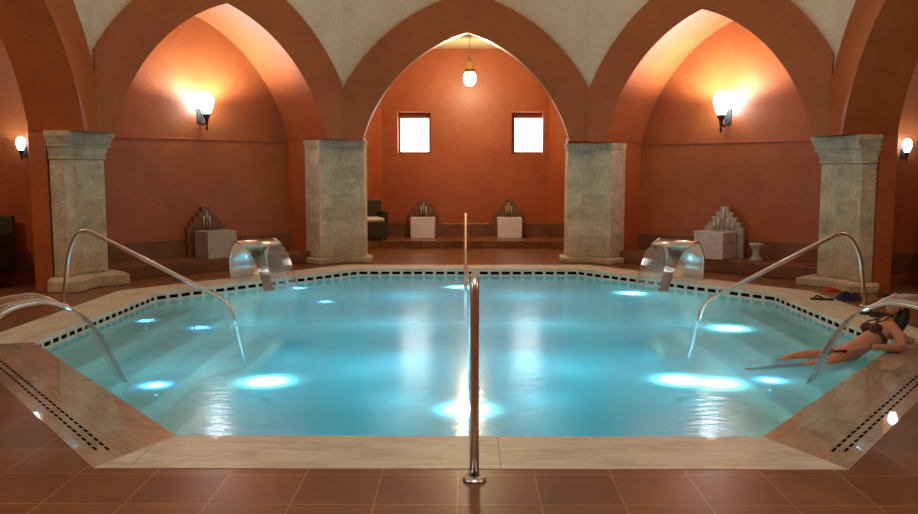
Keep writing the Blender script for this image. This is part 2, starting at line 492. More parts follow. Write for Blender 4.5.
# lunette walls of the shallow bays, with impost moulding and dado
def quadwall(mb, side, u0, u1, v, z0, z1, th=0.2):
    p = [W(side, u0, v), W(side, u1, v), W(side, u1, v + th), W(side, u0, v + th)]
    mb.prism(p, z0, z1)
trim_n = 0
def trim(mb, mat, bevel=0.0):
    global trim_n
    trim_n += 1
    return struct(mb.build('trim_%d' % trim_n, mat, bevel=bevel))
for side in ('back_left', 'back_right'):
    mb = MB(); quadwall(mb, side, -2.3, 2.3, VB, 0, 4.3, 0.2)
    struct(mb.build('wall_' + side, M['niche']))
    mb = MB(); quadwall(mb, side, -HW - .05, HW + .05, VB - 0.02, 0.2, 0.48, 0.02); trim(mb, M['dado'])
    mb = MB(); quadwall(mb, side, -HW, HW, VB - 0.018, SPR[side] - .03, SPR[side], 0.018); trim(mb, M['terra'], 0.004)
    # low step / bench across the bay
    mb = MB()
    mb.prism([W(side, -HW - .02, 5.50), W(side, HW + .02, 5.50), W(side, HW + .02, VB), W(side, -HW - .02, VB)], 0.0, 0.2)
    o = mb.build('floor_step_' + side, M['dado'], bevel=0.012); struct(o)

# deep bays
BAY = [(-2.35, 5.66), (-2.62, 5.85), (-2.62, 8.2), (-1.8, 9.02), (1.8, 9.02), (2.62, 8.2), (2.62, 5.85), (2.35, 5.66)]
def deep_bay(side, holes=()):
    mb = MB()
    for i, ((u0, v0), (u1, v1)) in enumerate(zip(BAY[:-1], BAY[1:])):
        if i == 3 and holes:
            xs = sorted({u0, u1, *[h[0] for h in holes], *[h[1] for h in holes]}); zs = sorted({0, 4.2, holes[0][2], holes[0][3]})
            for a, b in zip(xs[:-1], xs[1:]):
                for c, d in zip(zs[:-1], zs[1:]):
                    if any(h[0] <= a and b <= h[1] and h[2] <= c and d <= h[3] for h in holes): continue
                    quadwall(mb, side, a, b, v0, c, d, 0.32)
        else:
            du, dv = u1 - u0, v1 - v0; l = math.hypot(du, dv); nu, nv = -dv / l, du / l
            if (nu * (0 - u0) + nv * (7 - v0)) > 0: nu, nv = -nu, -nv
            p = [W(side, u0, v0), W(side, u1, v1), W(side, u1 + nu * .2, v1 + nv * .2), W(side, u0 + nu * .2, v0 + nv * .2)]
            mb.prism(p, 0, 4.2)
    struct(mb.build('wall_' + side, M['terra']))
    mb = MB()
    CH = 4.09 if side == 'back' else 4.2
    mb.prism([W(side, u, v) for u, v in BAY], CH, 4.3); quadwall(mb, side, -2.1, 2.1, VD[side] + .01, APX[side] + .14, 4.25, .45); mb.prism([W(side, u, v) for u, v in ((-2.1, 5.5), (2.1, 5.5), (2.35, 5.7), (-2.35, 5.7))], CH, 4.3)
    struct(mb.build('ceiling_%s_bay' % side, M['vault']))
    mb = MB()
    for (u0, v0), (u1, v1) in zip(BAY[:-1], BAY[1:]):
        du, dv = u1 - u0, v1 - v0; l = math.hypot(du, dv); nu, nv = -dv / l, du / l
        if (nu * (0 - u0) + nv * (7 - v0)) < 0: nu, nv = -nu, -nv
        p = [W(side, u0, v0), W(side, u1, v1), W(side, u1 + nu * .02, v1 + nv * .02), W(side, u0 + nu * .02, v0 + nv * .02)]
        mb.prism(p, 0.15, 0.42)
    trim(mb, M['dado'])
    mb = MB()
    mb.prism([W(side, u, v) for u, v in ((-2.62, 6.9), (-2.35, 6.9), (-1.75, 7.75), (1.75, 7.75), (2.35, 6.9), (2.62, 6.9), (2.62, 8.2), (1.8, 9.02), (-1.8, 9.02), (-2.62, 8.2))], 0, 0.15)
    struct(mb.build('floor_step_' + side, M['dado'] if False else M['tile'], bevel=0.01))
WZ = (1.90, 2.78)
HOLES = [(-1.47, -0.77, *WZ), (0.98, 1.66, *WZ)]
deep_bay('back', HOLES); deep_bay('left'); deep_bay('right')

for k, (x0, x1, z0, z1) in enumerate(HOLES):
    yb = C0[1] + 9.02
    r = bpy.data.objects.new('window_%d' % (k + 1), None); COL.objects.link(r); struct(r)
    r.location = ((x0 + x1) / 2, yb + .24, z0)
    w = (x1 - x0) / 2; h = z1 - z0; f = 0.045
    mb = MB(); mb.box(-w, -w + f, 0, .05, 0, h); mb.box(w - f, w, 0, .05, 0, h); mb.box(-w + f, w - f, 0, .05, h - .12, h); mb.box(-w + f, w - f, 0, .05, 0, f)
    mb.build('window_frame', M['wood'], r)
    mb = MB(); mb.box(-w + f, w - f, .02, .03, f, h - .12); mb.build('window_pane', M['pane'], r)
    l = bpy.data.lights.new('window_daylight', 'AREA'); l.shape = 'RECTANGLE'; l.size = w * 1.8; l.size_y = h * .85
    l.energy = 9; l.color = (1.0, 0.97, 0.92)
    lo = bpy.data.objects.new('window_daylight', l); COL.objects.link(lo)
    lo.location = ((x0 + x1) / 2, yb + .23, (z0 + z1) / 2); lo.rotation_euler = (R(-90), 0, 0)
    lo.visible_glossy = False

# piers of wall behind the stone pillars, out-of-frame walls
NB = {'left': 'back_left', 'back_left': 'back', 'back': 'back_right', 'back_right': 'right'}
def inter(v): return v * T8
for sa, sb in NB.items():
    mb = MB()
    U = HW + 0.015
    va = VB if sa.startswith('back_') else 5.64; vb = VB if sb.startswith('back_') else 5.64
    poly = [W(sa, inter(5.42), 5.42), W(sa, U, 5.42), W(sa, U, va), W(sa, 2.30, va), W(sb, -2.30, vb), W(sb, -U, vb), W(sb, -U, 5.42)]
    mb.prism(poly, 0, 2.10)
    struct(mb.build('wall_pier_%s_%s' % (sa, sb), M['terra']))
    # dado strip on the jambs
for sa, sg in (('left', -1), ('right', 1)):
    mb = MB()
    poly = [W(sa, sg * 1.74, 5.07), W(sa, sg * 2.4, 5.07), W(sa, sg * 2.4, VB + .4), W(sa, sg * 1.74, VB + .4)]
    mb.prism(poly, 0, 3.0); struct(mb.build('wall_pier_%s_front' % sa, M['terra']))
for sx, nm in ((-1, 'left'), (1, 'right')):
    mb = MB(); xa, xb = sorted((sx * 5.6, sx * 5.8)); mb.box(xa, xb, -2.2, 7.1, 0, 4.3); struct(mb.build('wall_%s_front' % nm, M['terra']))
mb = MB(); mb.box(-5.8, 5.8, -2.4, -2.2, 0, 4.3); struct(mb.build('wall_front', M['terra']))
mb = MB()
# flat ceiling strip towards the entrance with the octagon cut away
a = 5.02; h = a * T8
mb.prism([(-5.8, -2.2), (5.8, -2.2), (5.8, C0[1] - h), (a, C0[1] - h), (h, C0[1] - a), (-h, C0[1] - a), (-a, C0[1] - h), (-5.8, C0[1] - h)], 4.25, 4.4)
struct(mb.build('ceiling_front', M['cream']))

# ------------------------------------------------------------ floor, coping, pool
PI_IN = [(-1.77, 5.11), (-4.02, 7.86), (-4.02, 10.97), (-1.75, 13.65), (1.75, 13.65), (3.93, 10.97), (3.93, 7.86), (1.74, 5.11)]
def offset_poly(poly, d):
    n = len(poly); cx = sum(p[0] for p in poly) / n; cy = sum(p[1] for p in poly) / n; lines = []
    for i in range(n):
        a, b = Vector(poly[i]), Vector(poly[(i + 1) % n]); t = (b - a).normalized(); nn = Vector((t.y, -t.x))
        if nn.dot(a - Vector((cx, cy))) < 0: nn = -nn
        lines.append((a + nn * d, t))
    out = []
    for i in range(n):
        p, t = lines[i - 1]; q, s = lines[i]
        den = t.x * s.y - t.y * s.x; w = q - p
        k = (w.x * s.y - w.y * s.x) / den
        out.append(tuple(p + t * k))
    return out
OUT = offset_poly(PI_IN, 0.555)
# floor with the octagonal opening
def ring_faces(inner, outer, z, mb):
    n = len(inner)
    for i in range(n):
        j = (i + 1) % n
        mb.add([(*inner[i], z), (*inner[j], z), (*outer[j], z), (*outer[i], z)], [(0, 1, 2, 3)])
BIG = [(-3, -2.4), (-10, 4), (-10, 14.5), (-4, 19.5), (4, 19.5), (10, 14.5), (10, 4), (3, -2.4)]
mb = MB(); ring_faces(OUT, BIG, 0.0, mb)
mb.add([(-10, -2.4, 0), (-3, -2.4, 0), (-10, 4, 0)], [(0, 1, 2)]); mb.add([(10, -2.4, 0), (3, -2.4, 0), (10, 4, 0)], [(0, 1, 2)])
ring_faces(OUT, OUT, 0.0, MB())
fl = mb.build('floor', M['tile']); struct(fl)
if fl.data.polygons[0].normal.z < 0: fl.data.flip_normals()

WL = -0.11
cop = MB(); wet = MB()
for i in range(8):
    j = (i + 1) % 8
    a, b, c, d = PI_IN[i], PI_IN[j], OUT[j], OUT[i]
    L1 = math.dist(a, b); t = (Vector(b) - Vector(a)).normalized(); mid = (Vector(a) + Vector(b)) / 2
    def uvp(p):
        w = Vector(p) - mid; return (w.dot(t) + i * 7.3 * (i < 7) * 1.0, abs(w.x * t.y - w.y * t.x))
    tgt = wet if i in (0, 6) else cop
    z = 0.003
    vs = [(*a, z), (*b, z), (*c, z), (*d, z), (*a, -.045), (*b, -.045), (*c, -.045), (*d, -.045)]
    tgt.add(vs, [(0, 1, 2, 3), (0, 4, 5, 1), (3, 2, 6, 7), (4, 7, 6, 5)],
            [[uvp(p) for p in (a, b, c, d)], [uvp(a), (uvp(a)[0], -.05), (uvp(b)[0], -.05), uvp(b)], None, None])
coping = struct(cop.build('pool_coping', M['trav']))
wetc = struct(wet.build('pool_coping_wet', M['travwet']))

# drain slots in the two front corner copings
for i in (0, 6):
    a, b = (PI_IN[0], PI_IN[1]) if i == 0 else (PI_IN[7], PI_IN[6])
    a, b = Vector(a), Vector(b); t = (b - a).normalized(); nn = Vector((-t.y, t.x))
    if nn.dot(a - Vector(C0)) < 0: nn = -nn
    mb = MB(); Lw = (b - a).length
    for row, off in ((0, .40), (1, .455)):
        k = 0; s = -0.02 + row * .045
        while s < Lw + .1:
            p = a + t * s + nn * off; q = p + t * .07
            e = nn * .008
            mb.prism([tuple(p - e), tuple(q - e), tuple(q + e), tuple(p + e)], 0.0032, 0.0045)
            s += .105
    mb.build('drain_slots', M['slot'], wetc)

# overflow grille: pale blocks with dark gaps under the coping, every side in view
mbw = MB(); mbd = MB()
for i in range(8):
    a, b = Vector(PI_IN[i]), Vector(PI_IN[(i + 1) % 8]); t = (b - a).normalized(); Lw = (b - a).length
    nn = Vector((t.y, -t.x))
    if nn.dot(a - Vector(C0)) < 0: nn = -nn
    cnt = round(Lw / .175); p = Lw / cnt
    mbd.prism([tuple(a + nn * .014), tuple(b + nn * .014), tuple(b + nn * .06), tuple(a + nn * .06)], -.105, -.035)
    for k in range(cnt):
        q0 = a + t * (k * p - .022); q1 = a + t * (k * p + .022)
        mbw.prism([tuple(q0), tuple(q1), tuple(q1 + nn * .012), tuple(q0 + nn * .012)], -.09, -.045)
    mbw.prism([tuple(a), tuple(b), tuple(b + nn * .06), tuple(a + nn * .06)], -.16, -.09)
trim(mbw, M['trav']); trim(mbd, M['slot'])

# pool basin
PD = -0.95
mb = MB(); n = 8
B2 = offset_poly(PI_IN, 0.0)
mb.add([(*p, -.15) for p in B2] + [(*p, PD) for p in B2], [(i, (i + 1) % 8, 8 + (i + 1) % 8, 8 + i) for i in range(8)])
struct(mb.build('pool_wall', M['poolwhite']))
mb = MB(); mb.add([(*p, PD) for p in B2], [tuple(range(8))]); struct(mb.build('pool_floor', M['poolfloor']))
for sx, nm in ((-1, 'left'), (1, 'right')):
    mb = MB()
    for k in range(4):
        e = 4.02 if sx < 0 else 3.93; x0 = e - .34 * k; x1 = e - .34 * (k + 1); z = -.28 - .17 * k
        def yl(x, s):  # follow the chamfered corners
            d = e - x
            return (7.86 - d * 2.75 / 2.25 if s < 0 else 10.97 + d * 2.68 / 2.27)
        poly = [(sx * x0, yl(x0, -1)), (sx * x1, yl(x1, -1)), (sx * x1, yl(x1, 1)), (sx * x0, yl(x0, 1))]
        mb.prism(poly, PD, z)
    struct(mb.build('pool_steps_' + nm, M['poolstep'], bevel=0.01))
IN2 = offset_poly(PI_IN, -0.30)
for i, nm in ((0, 'left'), (6, 'right')):
    j = (i + 1) % 8
    mb = MB(); mb.prism([PI_IN[i], PI_IN[j], IN2[j], IN2[i]], PD, -.34)
    struct(mb.build('pool_bench_' + nm, M['poolstep'], bevel=0.01))

# water
mb = MB(); nx = 1
mb.add([(*p, WL) for p in PI_IN], [tuple(range(8))])
wt = mb.build('pool_water', M['water'])
if wt.data.polygons[0].normal.z < 0: wt.data.flip_normals()
tag(wt, 'still turquoise water glowing in the octagonal thermal pool', 'water', kind='stuff')

# ------------------------------------------------------------ stone pillars
def stone_poly(sa, sb, d, ua, ub, va, vb_):
    """corner polygon: sa side end u=+ua, sb side end u=-ub, pushed out by d"""
    v = 5.20 - d
    return [W(sa, ua - d, v), W(sa, v * T8, v), W(sb, -(ub - d), v), W(sb, -(ub - d), vb_), W(sa, v * T8 + .4, 5.62 + .1), W(sa, ua - d, va)]
def pillar(sa, sb, cap, label, H, base_d, base_h, ua, ub, va, vb_):
    cx, cy = W(sa, 5.3 * T8, 5.3)
    r = thing('stone_pillar', label, 'pillar', (cx, cy, 0), 0, 'limestone pillars around the pool')
    def sp(d): return [(x - cx, y - cy) for x, y in stone_poly(sa, sb, d, ua, ub, va, vb_)]
    mb = MB()
    cap_h = 0.36 if cap else 0.12
    mb.prism(sp(0.0), base_h, H - cap_h)
    mb.build('shaft', M['stone'], r, bevel=0.015)
    mb = MB()
    if cap:
        mb.prism(sp(0.02), H - .36, H - .32, sp(0.02)); mb.prism(sp(0.01), H - .32, H - .20, sp(0.05))
        mb.prism(sp(0.075), H - .20, H - .17); mb.prism(sp(0.06), H - .17, H - .07, sp(0.105)); mb.prism(sp(0.115), H - .07, H)
    else:
        mb.prism(sp(0.0), H - .12, H, sp(0.025))
    mb.build('capital', M['stone'], r, bevel=0.008)
    mb = MB(); mb.prism(sp(base_d), 0, base_h * .8, sp(base_d)); mb.prism(sp(base_d), base_h * .8, base_h, sp(base_d * .7))
    mb.build('plinth', M['stone'], r, bevel=0.02)
    return r
pillar('left', 'back_left', True, 'flared stone pillar nearest the left edge, behind the left steel handrail', 2.075, .21, .18, 1.78, 1.80, 5.40, 5.42)
pillar('back_left', 'back', False, 'straight stone pillar just left of the middle alcove and its dark chair', 2.06, .09, .10, 1.74, 1.74, 5.62, 5.62)
pillar('back', 'back_right', False, 'straight blocky stone pillar just right of the middle alcove', 2.01, .09, .10, 1.74, 1.74, 5.62, 5.62)
pillar('back_right', 'right', True, 'flared stone pillar behind the right steel handrail and the heaped clothes', 2.02, .21, .12, 1.78, 1.78, 5.42, 5.40)

# ------------------------------------------------------------ lamps
def sconce(side, u, z, label, mat, power, color, s=1.0, pos=None, rz=0, rad=.09):
    if pos is None:
        x, y = W(side, u, VB); n, _ = SIDES[side]; rz = math.atan2(n[1], n[0]) - math.pi / 2
    else: x, y = pos
    r = thing('wall_sconce', label, 'wall lamp', (x, y, z), rz, 'sconces on the alcove walls')
    mb = MB(); mb.box(-.05 * s, .05 * s, -.02, 0, -.10 * s, .10 * s); mb.build('back_plate', M['black'], r, bevel=.006)
    mb = MB(); mb.tube(smooth_path([(0, -.02, -.08 * s), (0, -.10 * s, -.13 * s), (0, -.18 * s, -.08 * s), (0, -.19 * s, .0)], 6), .014 * s, 10)
    mb.lathe([(.0, -.22 * s), (.02 * s, -.19 * s), (.012 * s, -.14 * s), (.03 * s, -.05 * s), (.05 * s, .0), (.055 * s, .02 * s), (0, .02 * s)], (0, -.19 * s, 0), 16)
    mb.build('bracket', M['black'], r)
    mb = MB(); mb.lathe([(.05 * s, .02 * s), (.085 * s, .10 * s), (.105 * s, .19 * s), (.10 * s, .25 * s), (.06 * s, .31 * s), (.0, .34 * s)], (0, -.19 * s, 0), 20)
    mb.build('glass_shade', mat, r)
    point('sconce_light', (0, -.24 * s, .20 * s), power * .12, color, rad * s, r)
    # the metal cup under the glass throws most of the light upwards
    l = bpy.data.lights.new('sconce_uplight', 'SPOT'); l.energy = power * 2.6; l.color = color; l.spot_size = R(172); l.spot_blend = .5; l.shadow_soft_size = rad * s
    o = bpy.data.objects.new('sconce_uplight', l); COL.objects.link(o); o.parent = r
    o.location = (0, -.30 * s, .16 * s); o.rotation_euler = (R(180), 0, 0)
    return r
sconce('back_left', .11, 2.42, 'bright white wall sconce in the left arched niche', M['globe_cool'], 115, (.84, .92, .98), 1.12)
sconce('back_right', -.11, 2.40, 'bright white wall sconce in the right arched niche', M['globe_cool'], 140, (.86, .93, .98), 1.18)
sconce(None, 0, 1.83, 'small bluish wall sconce beside the far left pillar', M['globe_small'], 7, (.7, .88, 1.0), .6, (-6.13, C0[1] + 2.62), 0)
sconce(None, 0, 1.80, 'small bluish wall sconce beside the far right pillar', M['globe_small'], 7, (.7, .88, 1.0), .6, (5.98, C0[1] + 2.62), 0)

pl = thing('pendant_lamp', 'glass globe pendant lamp hanging on a chain in the middle alcove', 'pendant lamp', (0.05, 16.6, 4.2))
mb = MB(); mb.lathe([(0, 0), (.06, 0), (.05, -.03), (.0, -.05)], seg=16); mb.build('ceiling_rose', M['brass'], pl)
mb = MB()
for k in range(11):
    z0 = -.03 - k * .045
    ring = [(.012 * math.cos(a) if k % 2 else 0, 0 if k % 2 else .012 * math.cos(a), z0 - .025 + .028 * math.sin(a)) for a in [i * math.pi / 5 for i in range(11)]]
    mb.tube(ring, .004, 6)
mb.build('chain', M['brass'], pl)
mb = MB(); mb.lathe([(.0, -.50), (.03, -.50), (.045, -.54), (.03, -.58), (.05, -.62), (.06, -.68), (.085, -.72), (.10, -.78), (.085, -.80), (0, -.80)], seg=20); mb.build('brass_cap', M['brass'], pl)
mb = MB(); mb.lathe([(.09, -.80), (.12, -.85), (.125, -.92), (.11, -.99), (.07, -1.04), (0, -1.06)], seg=20); mb.build('glass_globe', M['globe_warm'], pl)
point('pendant_light', (0, 0, -.92), 260, (1.0, .74, .42), .09, pl)

# ------------------------------------------------------------ wash basins
def basin(side, u, v, z, label, bmat, cmat, cdist, w=.50, h=.42, fan=False):
    n, t = SIDES[side]; rz = math.atan2(n[1], n[0]) - math.pi / 2
    x, y = W(side, u, v)
    r = thing('wash_basin', label, 'basin', (x, y, z), rz, 'stone wash basins in the alcoves')
    d = .42; e = .07
    mb = MB()
    mb.box(-w / 2, w / 2, 0, d, 0, h * .62)
    mb.box(-w / 2, w / 2, 0, e, h * .62, h); mb.box(-w / 2, w / 2, d - e, d, h * .62, h)
    mb.box(-w / 2, -w / 2 + e, e, d - e, h * .62, h); mb.box(w / 2 - e, w / 2, e, d - e, h * .62, h)
    mb.build('bowl_block', bmat, r, bevel=.008)
    # stepped crest standing against the wall
    mb = MB(); y0 = cdist - .07; y1 = cdist
    tiers = [(.66, 0, h + .06), (.56, h + .06, h + .13), (.42, h + .13, h + .21), (.28, h + .21, h + .29), (.14, h + .29, h + .37)]
    for wd, a, b in tiers: mb.box(-wd / 2, wd / 2, y0, y1, a, b)
    mb.build('stepped_crest', cmat, r, bevel=.006)
    mb = MB()
    ribs = [(-.16, .06), (-.08, .14), (0, .30 if fan else .24), (.08, .14), (.16, .06)] if fan else [(-.05, .16), (0, .24), (.05, .16)]
    for xx, hh in ribs: mb.tube([(xx, y0 - .015, h + .02), (xx, y0 - .015, h + .06 + hh)], .016, 8)
    mb.build('crest_ribs', M['whitetile'] if fan else M['greymarble'], r)
    mb = MB(); mb.tube(smooth_path([(0, y0, h + .16), (0, y0 - .07, h + .17), (0, y0 - .10, h + .13)], 5), .012, 8); mb.build('tap', M['brass'], r)
    return r
basin('back', -.92, 8.42, .15, 'white fronted basin with brown stepped crest, left of the pair below the windows', M['lit_tile'], M['brownstone'], .59)
basin('back', .92, 8.42, .15, 'white fronted basin with brown stepped crest, right of the pair below the windows', M['lit_tile'], M['brownstone'], .59)
basin('back_left', .12, 5.52, .20, 'grey stone basin with dark brown stepped crest in the left niche', M['greymarble'], M['brownstone'], .57)
basin('back_right', -.05, 5.46, .20, 'grey marble basin with pale fan shaped crest in the right niche', M['whitetile'], M['greymarble'], .54, fan=True)
x, y = W('back_right', .62, 5.75)
mb = MB(); mb.lathe([(0, 0), (.10, 0), (.10, .03), (.06, .07), (.055, .16), (.09, .21), (.11, .24), (.11, .27), (0, .27)], seg=16)
tag(mb.build('stone_stool', M['greymarble'], loc=(x, y, .2)), 'small grey stone stand on the step beside the pale crested basin', 'stand')

# ------------------------------------------------------------ steel cobra fountains
def fountain(p, nrm, label, flow_label, D=.42, w=.32, Hh=.54):
    """p: point on pool edge, nrm: outward direction"""
    rz = math.atan2(nrm[1], nrm[0])
    r = thing('water_spout', label, 'pool fountain', (p[0], p[1], 0.003), rz, 'curved steel waterfall spouts at the pool corners')
    prof = fillet([(D, 0, 0), (D + .04, 0, .32), (D * .78, 0, Hh - .01), (.24, 0, Hh + .02), (.08, 0, Hh - .06)], [.28, .3, .2], 10)
    th = .012; vs = []; 
    P = [Vector(q) for q in prof]; fs = []
    for i, q in enumerate(P):
        t = (P[min(i + 1, len(P) - 1)] - P[max(i - 1, 0)]).normalized(); nn = Vector((t.z, 0, -t.x))
        for yy in (-w, w):
            vs += [(q.x + nn.x * th, yy, q.z + nn.z * th), (q.x - nn.x * th, yy, q.z - nn.z * th)]
    n = len(P)
    for i in range(n - 1):
        a = 4 * i; b = 4 * (i + 1)
        fs += [(a, a + 2, b + 2, b), (a + 1, b + 1, b + 3, a + 3), (a, b, b + 1, a + 1), (a + 2, a + 3, b + 3, b + 2)]
    fs += [(0, 1, 3, 2), (4 * (n - 1), 4 * (n - 1) + 2, 4 * (n - 1) + 3, 4 * (n - 1) + 1)]
    mb = MB(); mb.add(vs, fs, smooth=False); o = mb.build('steel_sheet', M['steel'], r)
    for po in o.data.polygons: po.use_smooth = abs(po.normal.y) < .5
    mb = MB()
    for yy in (-w, w): mb.tube([(q.x, yy, q.z) for q in P], .017, 8)
    mb.build('side_rim', M['steel'], r)
    mb = MB(); mb.box(D - .06, D + .07, -w - .03, w + .03, 0, .012); mb.build('base_plate', M['steel'], r, bevel=.003)
    # falling sheet of water
    mb = MB(); K = 14; vs = []; fs = []; uvs = []
    for i in range(K + 1):
        s = i / K; xx = .08 - .40 * s; zz = Hh - .065 - .10 * s - (Hh - .045) * s * s
        ww = w * (1 - .08 * s)
        for dx in (0, -.006):
            for yy in (-ww, ww): vs.append((xx + dx, yy, zz))
    for i in range(K):
        a = 4 * i; b = a + 4; v0 = i / K; v1 = (i + 1) / K
        q = [(0, v0), (1, v0), (1, v1), (0, v1)]
        fs += [(a, a + 1, b + 1, b), (a + 2, b + 2, b + 3, a + 3), (a, b, b + 2, a + 2), (a + 1, a + 3, b + 3, b + 1)]; uvs += [q, [q[0], q[3], q[2], q[1]], q, q]
    mb.add(vs, fs, uvs, smooth=True)
    wo = mb.build('falling_water', M['falling'], None, loc=(p[0], p[1], 0)); wo.rotation_euler = (0, 0, rz)
    tag(wo, flow_label, 'water', kind='stuff')
def emid(i, f=.5):
    a, b = Vector(PI_IN[i]), Vector(PI_IN[(i + 1) % 8]); m = a + (b - a) * f; t = (b - a).normalized(); nn = Vector((t.y, -t.x))
    if nn.dot(m - Vector(C0)) < 0: nn = -nn
    return m, nn
fountain(*emid(2, .5), 'curved steel waterfall spout at the back left, beside the grey stone basin', 'thin sheet of water falling from the back left spout')
fountain(*emid(4, .5), 'curved steel waterfall spout at the back right, beside the pale crested basin', 'thin sheet of water falling from the back right spout')
fountain(*emid(0, .60), 'large steel waterfall spout cut by the left edge, beside the front left coping', 'glassy sheet of water arcing from the front left spout', .70, .24, .59)
fountain(*emid(6, .40), 'large steel waterfall spout at the right edge in front of the reclining woman', 'glassy sheet of water arcing from the front right spout', .70, .24, .59)

# ------------------------------------------------------------ handrails
def rail(label, pts, rads, flange, cross=None):
    b = Vector(pts[0])
    r = thing('steel_handrail', label, 'handrail', b, 0, 'tubular steel pool handrails')
    loc = [Vector(p) - b for p in pts]
    mb = MB(); mb.tube(fillet(loc, rads, 10), .024, 14); mb.build('tube_rail', M['steel'], r)
    mb = MB(); mb.lathe([(0, 0), (.062, 0), (.062, .006), (.045, .016), (.028, .022)], seg=24); mb.build('floor_flange', M['steel'], r)
    if cross:
        mb = MB(); mb.tube([(-.38, 0, cross), (.38, 0, cross)], .008, 8); mb.build('crossbar', M['brass'], r)
    return r
rail('steel handrail sloping into the pool on the left, before the left pillar', [(-4.74, 9.97, .003), (-4.62, 9.93, .66), (-4.45, 9.88, .93), (-2.70, 9.62, .10), (-2.52, 9.60, -.62)], [.5, .3, .14], 1)
rail('steel handrail sloping into the pool on the right, before the right pillar', [(4.61, 9.97, .003), (4.50, 9.93, .64), (4.30, 9.88, .90), (2.64, 9.62, .10), (2.46, 9.60, -.62)], [.5, .3, .12], 1)
rail('thick upright steel handrail standing at the front middle of the pool', [(0.01, 4.40, .003), (0.01, 4.42, .5), (0.01, 4.45, 1.08), (0.01, 6.6, .10), (0.01, 6.7, -.9)], [.05, .12, .12], 1)
rail('slim upright steel handrail with a crossbar at the far side of the pool', [(-.03, 13.92, .003), (-.03, 13.90, .4), (-.03, 13.85, .90), (-.03, 12.1, .0), (-.03, 12.05, -.62)], [.05, .12, .12], 1, .70)

# ------------------------------------------------------------ underwater lights
def pool_lamp(px, Y, blue, power, label):
    X = px
    r = thing('underwater_lamp', label, 'pool lamp', (X, Y, PD + .0), 0, 'underwater lamps in the pool')
    d = PD
    top = -.23 - d if not blue else -.19 - d
    mb = MB(); mb.lathe([(0, 0), (.08, 0), (.08, .01), (.005, .02), (.005, top - .05)], seg=12); mb.build('stem', M['poolfloor'], r)
    s = 1.0 if not blue else .45
    mb = MB(); mb.lathe([(0.0, top - .05), (.03 * s, top - .05), (.045 * s, top - .02), (.045 * s, top), (.038 * s, top), (.038 * s, top - .01)], seg=20); mb.build('housing', M['poolfloor'], r)
    mb = MB(); mb.lathe([(.038 * s, top - .01), (.02 * s, top + .002), (0, top + .004)], seg=20); mb.build('lens', M['bluelens'] if blue else M['poollens'], r)
    col = (.30, .48, 1.0) if blue else (.80, .95, 1.0)
    l = bpy.data.lights.new('pool_lamp_beam', 'SPOT'); l.energy = power * 2.2; l.color = col; l.spot_size = R(158); l.spot_blend = .9; l.shadow_soft_size = .03
    o = bpy.data.objects.new('pool_lamp_beam', l); COL.objects.link(o); o.parent = r
    o.location = (0, 0, top + .02); o.rotation_euler = (R(180), 0, 0)
for gx in (-2.4, -.8, .8, 2.4):
    for gy in (7.3, 9.4, 11.5):
        point('pool_fill_light', (gx, gy, -.60), 15 if abs(gx) < 1 else 8, (.45, .86, 1.0), .30)  # extra unseen lights without fixtures, added for an even glow in the water
def wat(px, py, z=WL):
    # point of the water plane that the photograph shows at a pixel
    zc = 853.0 * (1.6 - z) / ((py - 168.2) * .9946)
    return ((px - 465.0) / 853.0 * zc - .0, zc)
for (px, py, blue, pw, lb) in [
    (458, 287, 0, 13, 'white underwater lamp glowing at the far middle of the pool'),
    (628, 293, 0, 15, 'white underwater lamp glowing below the back right spout'),
    (725, 328, 0, 20, 'white underwater lamp glowing where the right handrail enters the water'),
    (675, 380, 0, 20, 'white underwater lamp glowing at the near right, left of its twin'),
    (714, 383, 0, 14, 'white underwater lamp glowing at the near right, beside the bather feet'),
    (262, 382, 0, 20, 'white underwater lamp glowing at the near left of the pool'),
    (462, 410, 0, 15, 'white underwater lamp glowing behind the front upright handrail'),
    (296, 288, 1, 3.2, 'small bluish underwater lamp beneath the back left spout'),
    (322, 302, 1, 2.2, 'small bluish underwater lamp in open water right of the back left spout'),
    (196, 328, 1, 2.2, 'small blue underwater lamp near the foot of the left handrail'),
    (142, 321, 1, 1.6, 'small blue underwater lamp on the left steps'),
    (150, 386, 1, 5, 'blue underwater lamp beside the front left water jet'),
    (765, 380, 1, 5, 'blue underwater lamp near the bather feet'),
]:
    x, y = wat(px, py); pool_lamp(x, y, blue, pw * 2.0, lb)

# ------------------------------------------------------------ chair and benches
def chair(pos, rz, z, label, name='wicker_armchair', cat='chair', w=.62, cushion=True):
    r = thing(name, label, cat, (*pos, z), rz)
    mb = MB(); mb.box(-w / 2, w / 2, -.30, .30, .06, .38); mb.build('seat_base', M['wicker'], r, bevel=.02)
    mb = MB(); mb.box(-w / 2, w / 2, .24, .32, .38, .80); mb.build('backrest', M['wicker'], r, bevel=.02)
    for s in (-1, 1):
        mb = MB(); a, b = sorted((s * w / 2, s * (w / 2 - .07))); mb.box(a, b, -.30, .24, .38, .58); mb.build('armrest', M['wicker'], r, bevel=.02)
    for sx in (-1, 1):
        for sy in (-1, 1):
            mb = MB(); mb.box(sx * (w / 2 - .06) - .025, sx * (w / 2 - .06) + .025, sy * .24 - .025, sy * .24 + .025, 0, .06); mb.build('leg', M['black'], r)
    if cushion:
        mb = MB(); mb.box(-w / 2 + .08, w / 2 - .08, -.31, .23, .38, .46); mb.build('seat_cushion', M['cushion'], r, bevel=.03)
    return r
chair((-1.98, 17.35), R(20), .15, 'dark wicker armchair with a pale cushion beside the back left pillar', w=.66)
chair((-6.9, 11.55), 0, .15, 'long dark wicker bench against the far left alcove wall', 'wicker_bench', 'bench', 1.3, False)
chair((6.95, 11.55), 0, .15, 'long dark wicker bench against the far right alcove wall', 'wicker_bench', 'bench', 1.3, False)
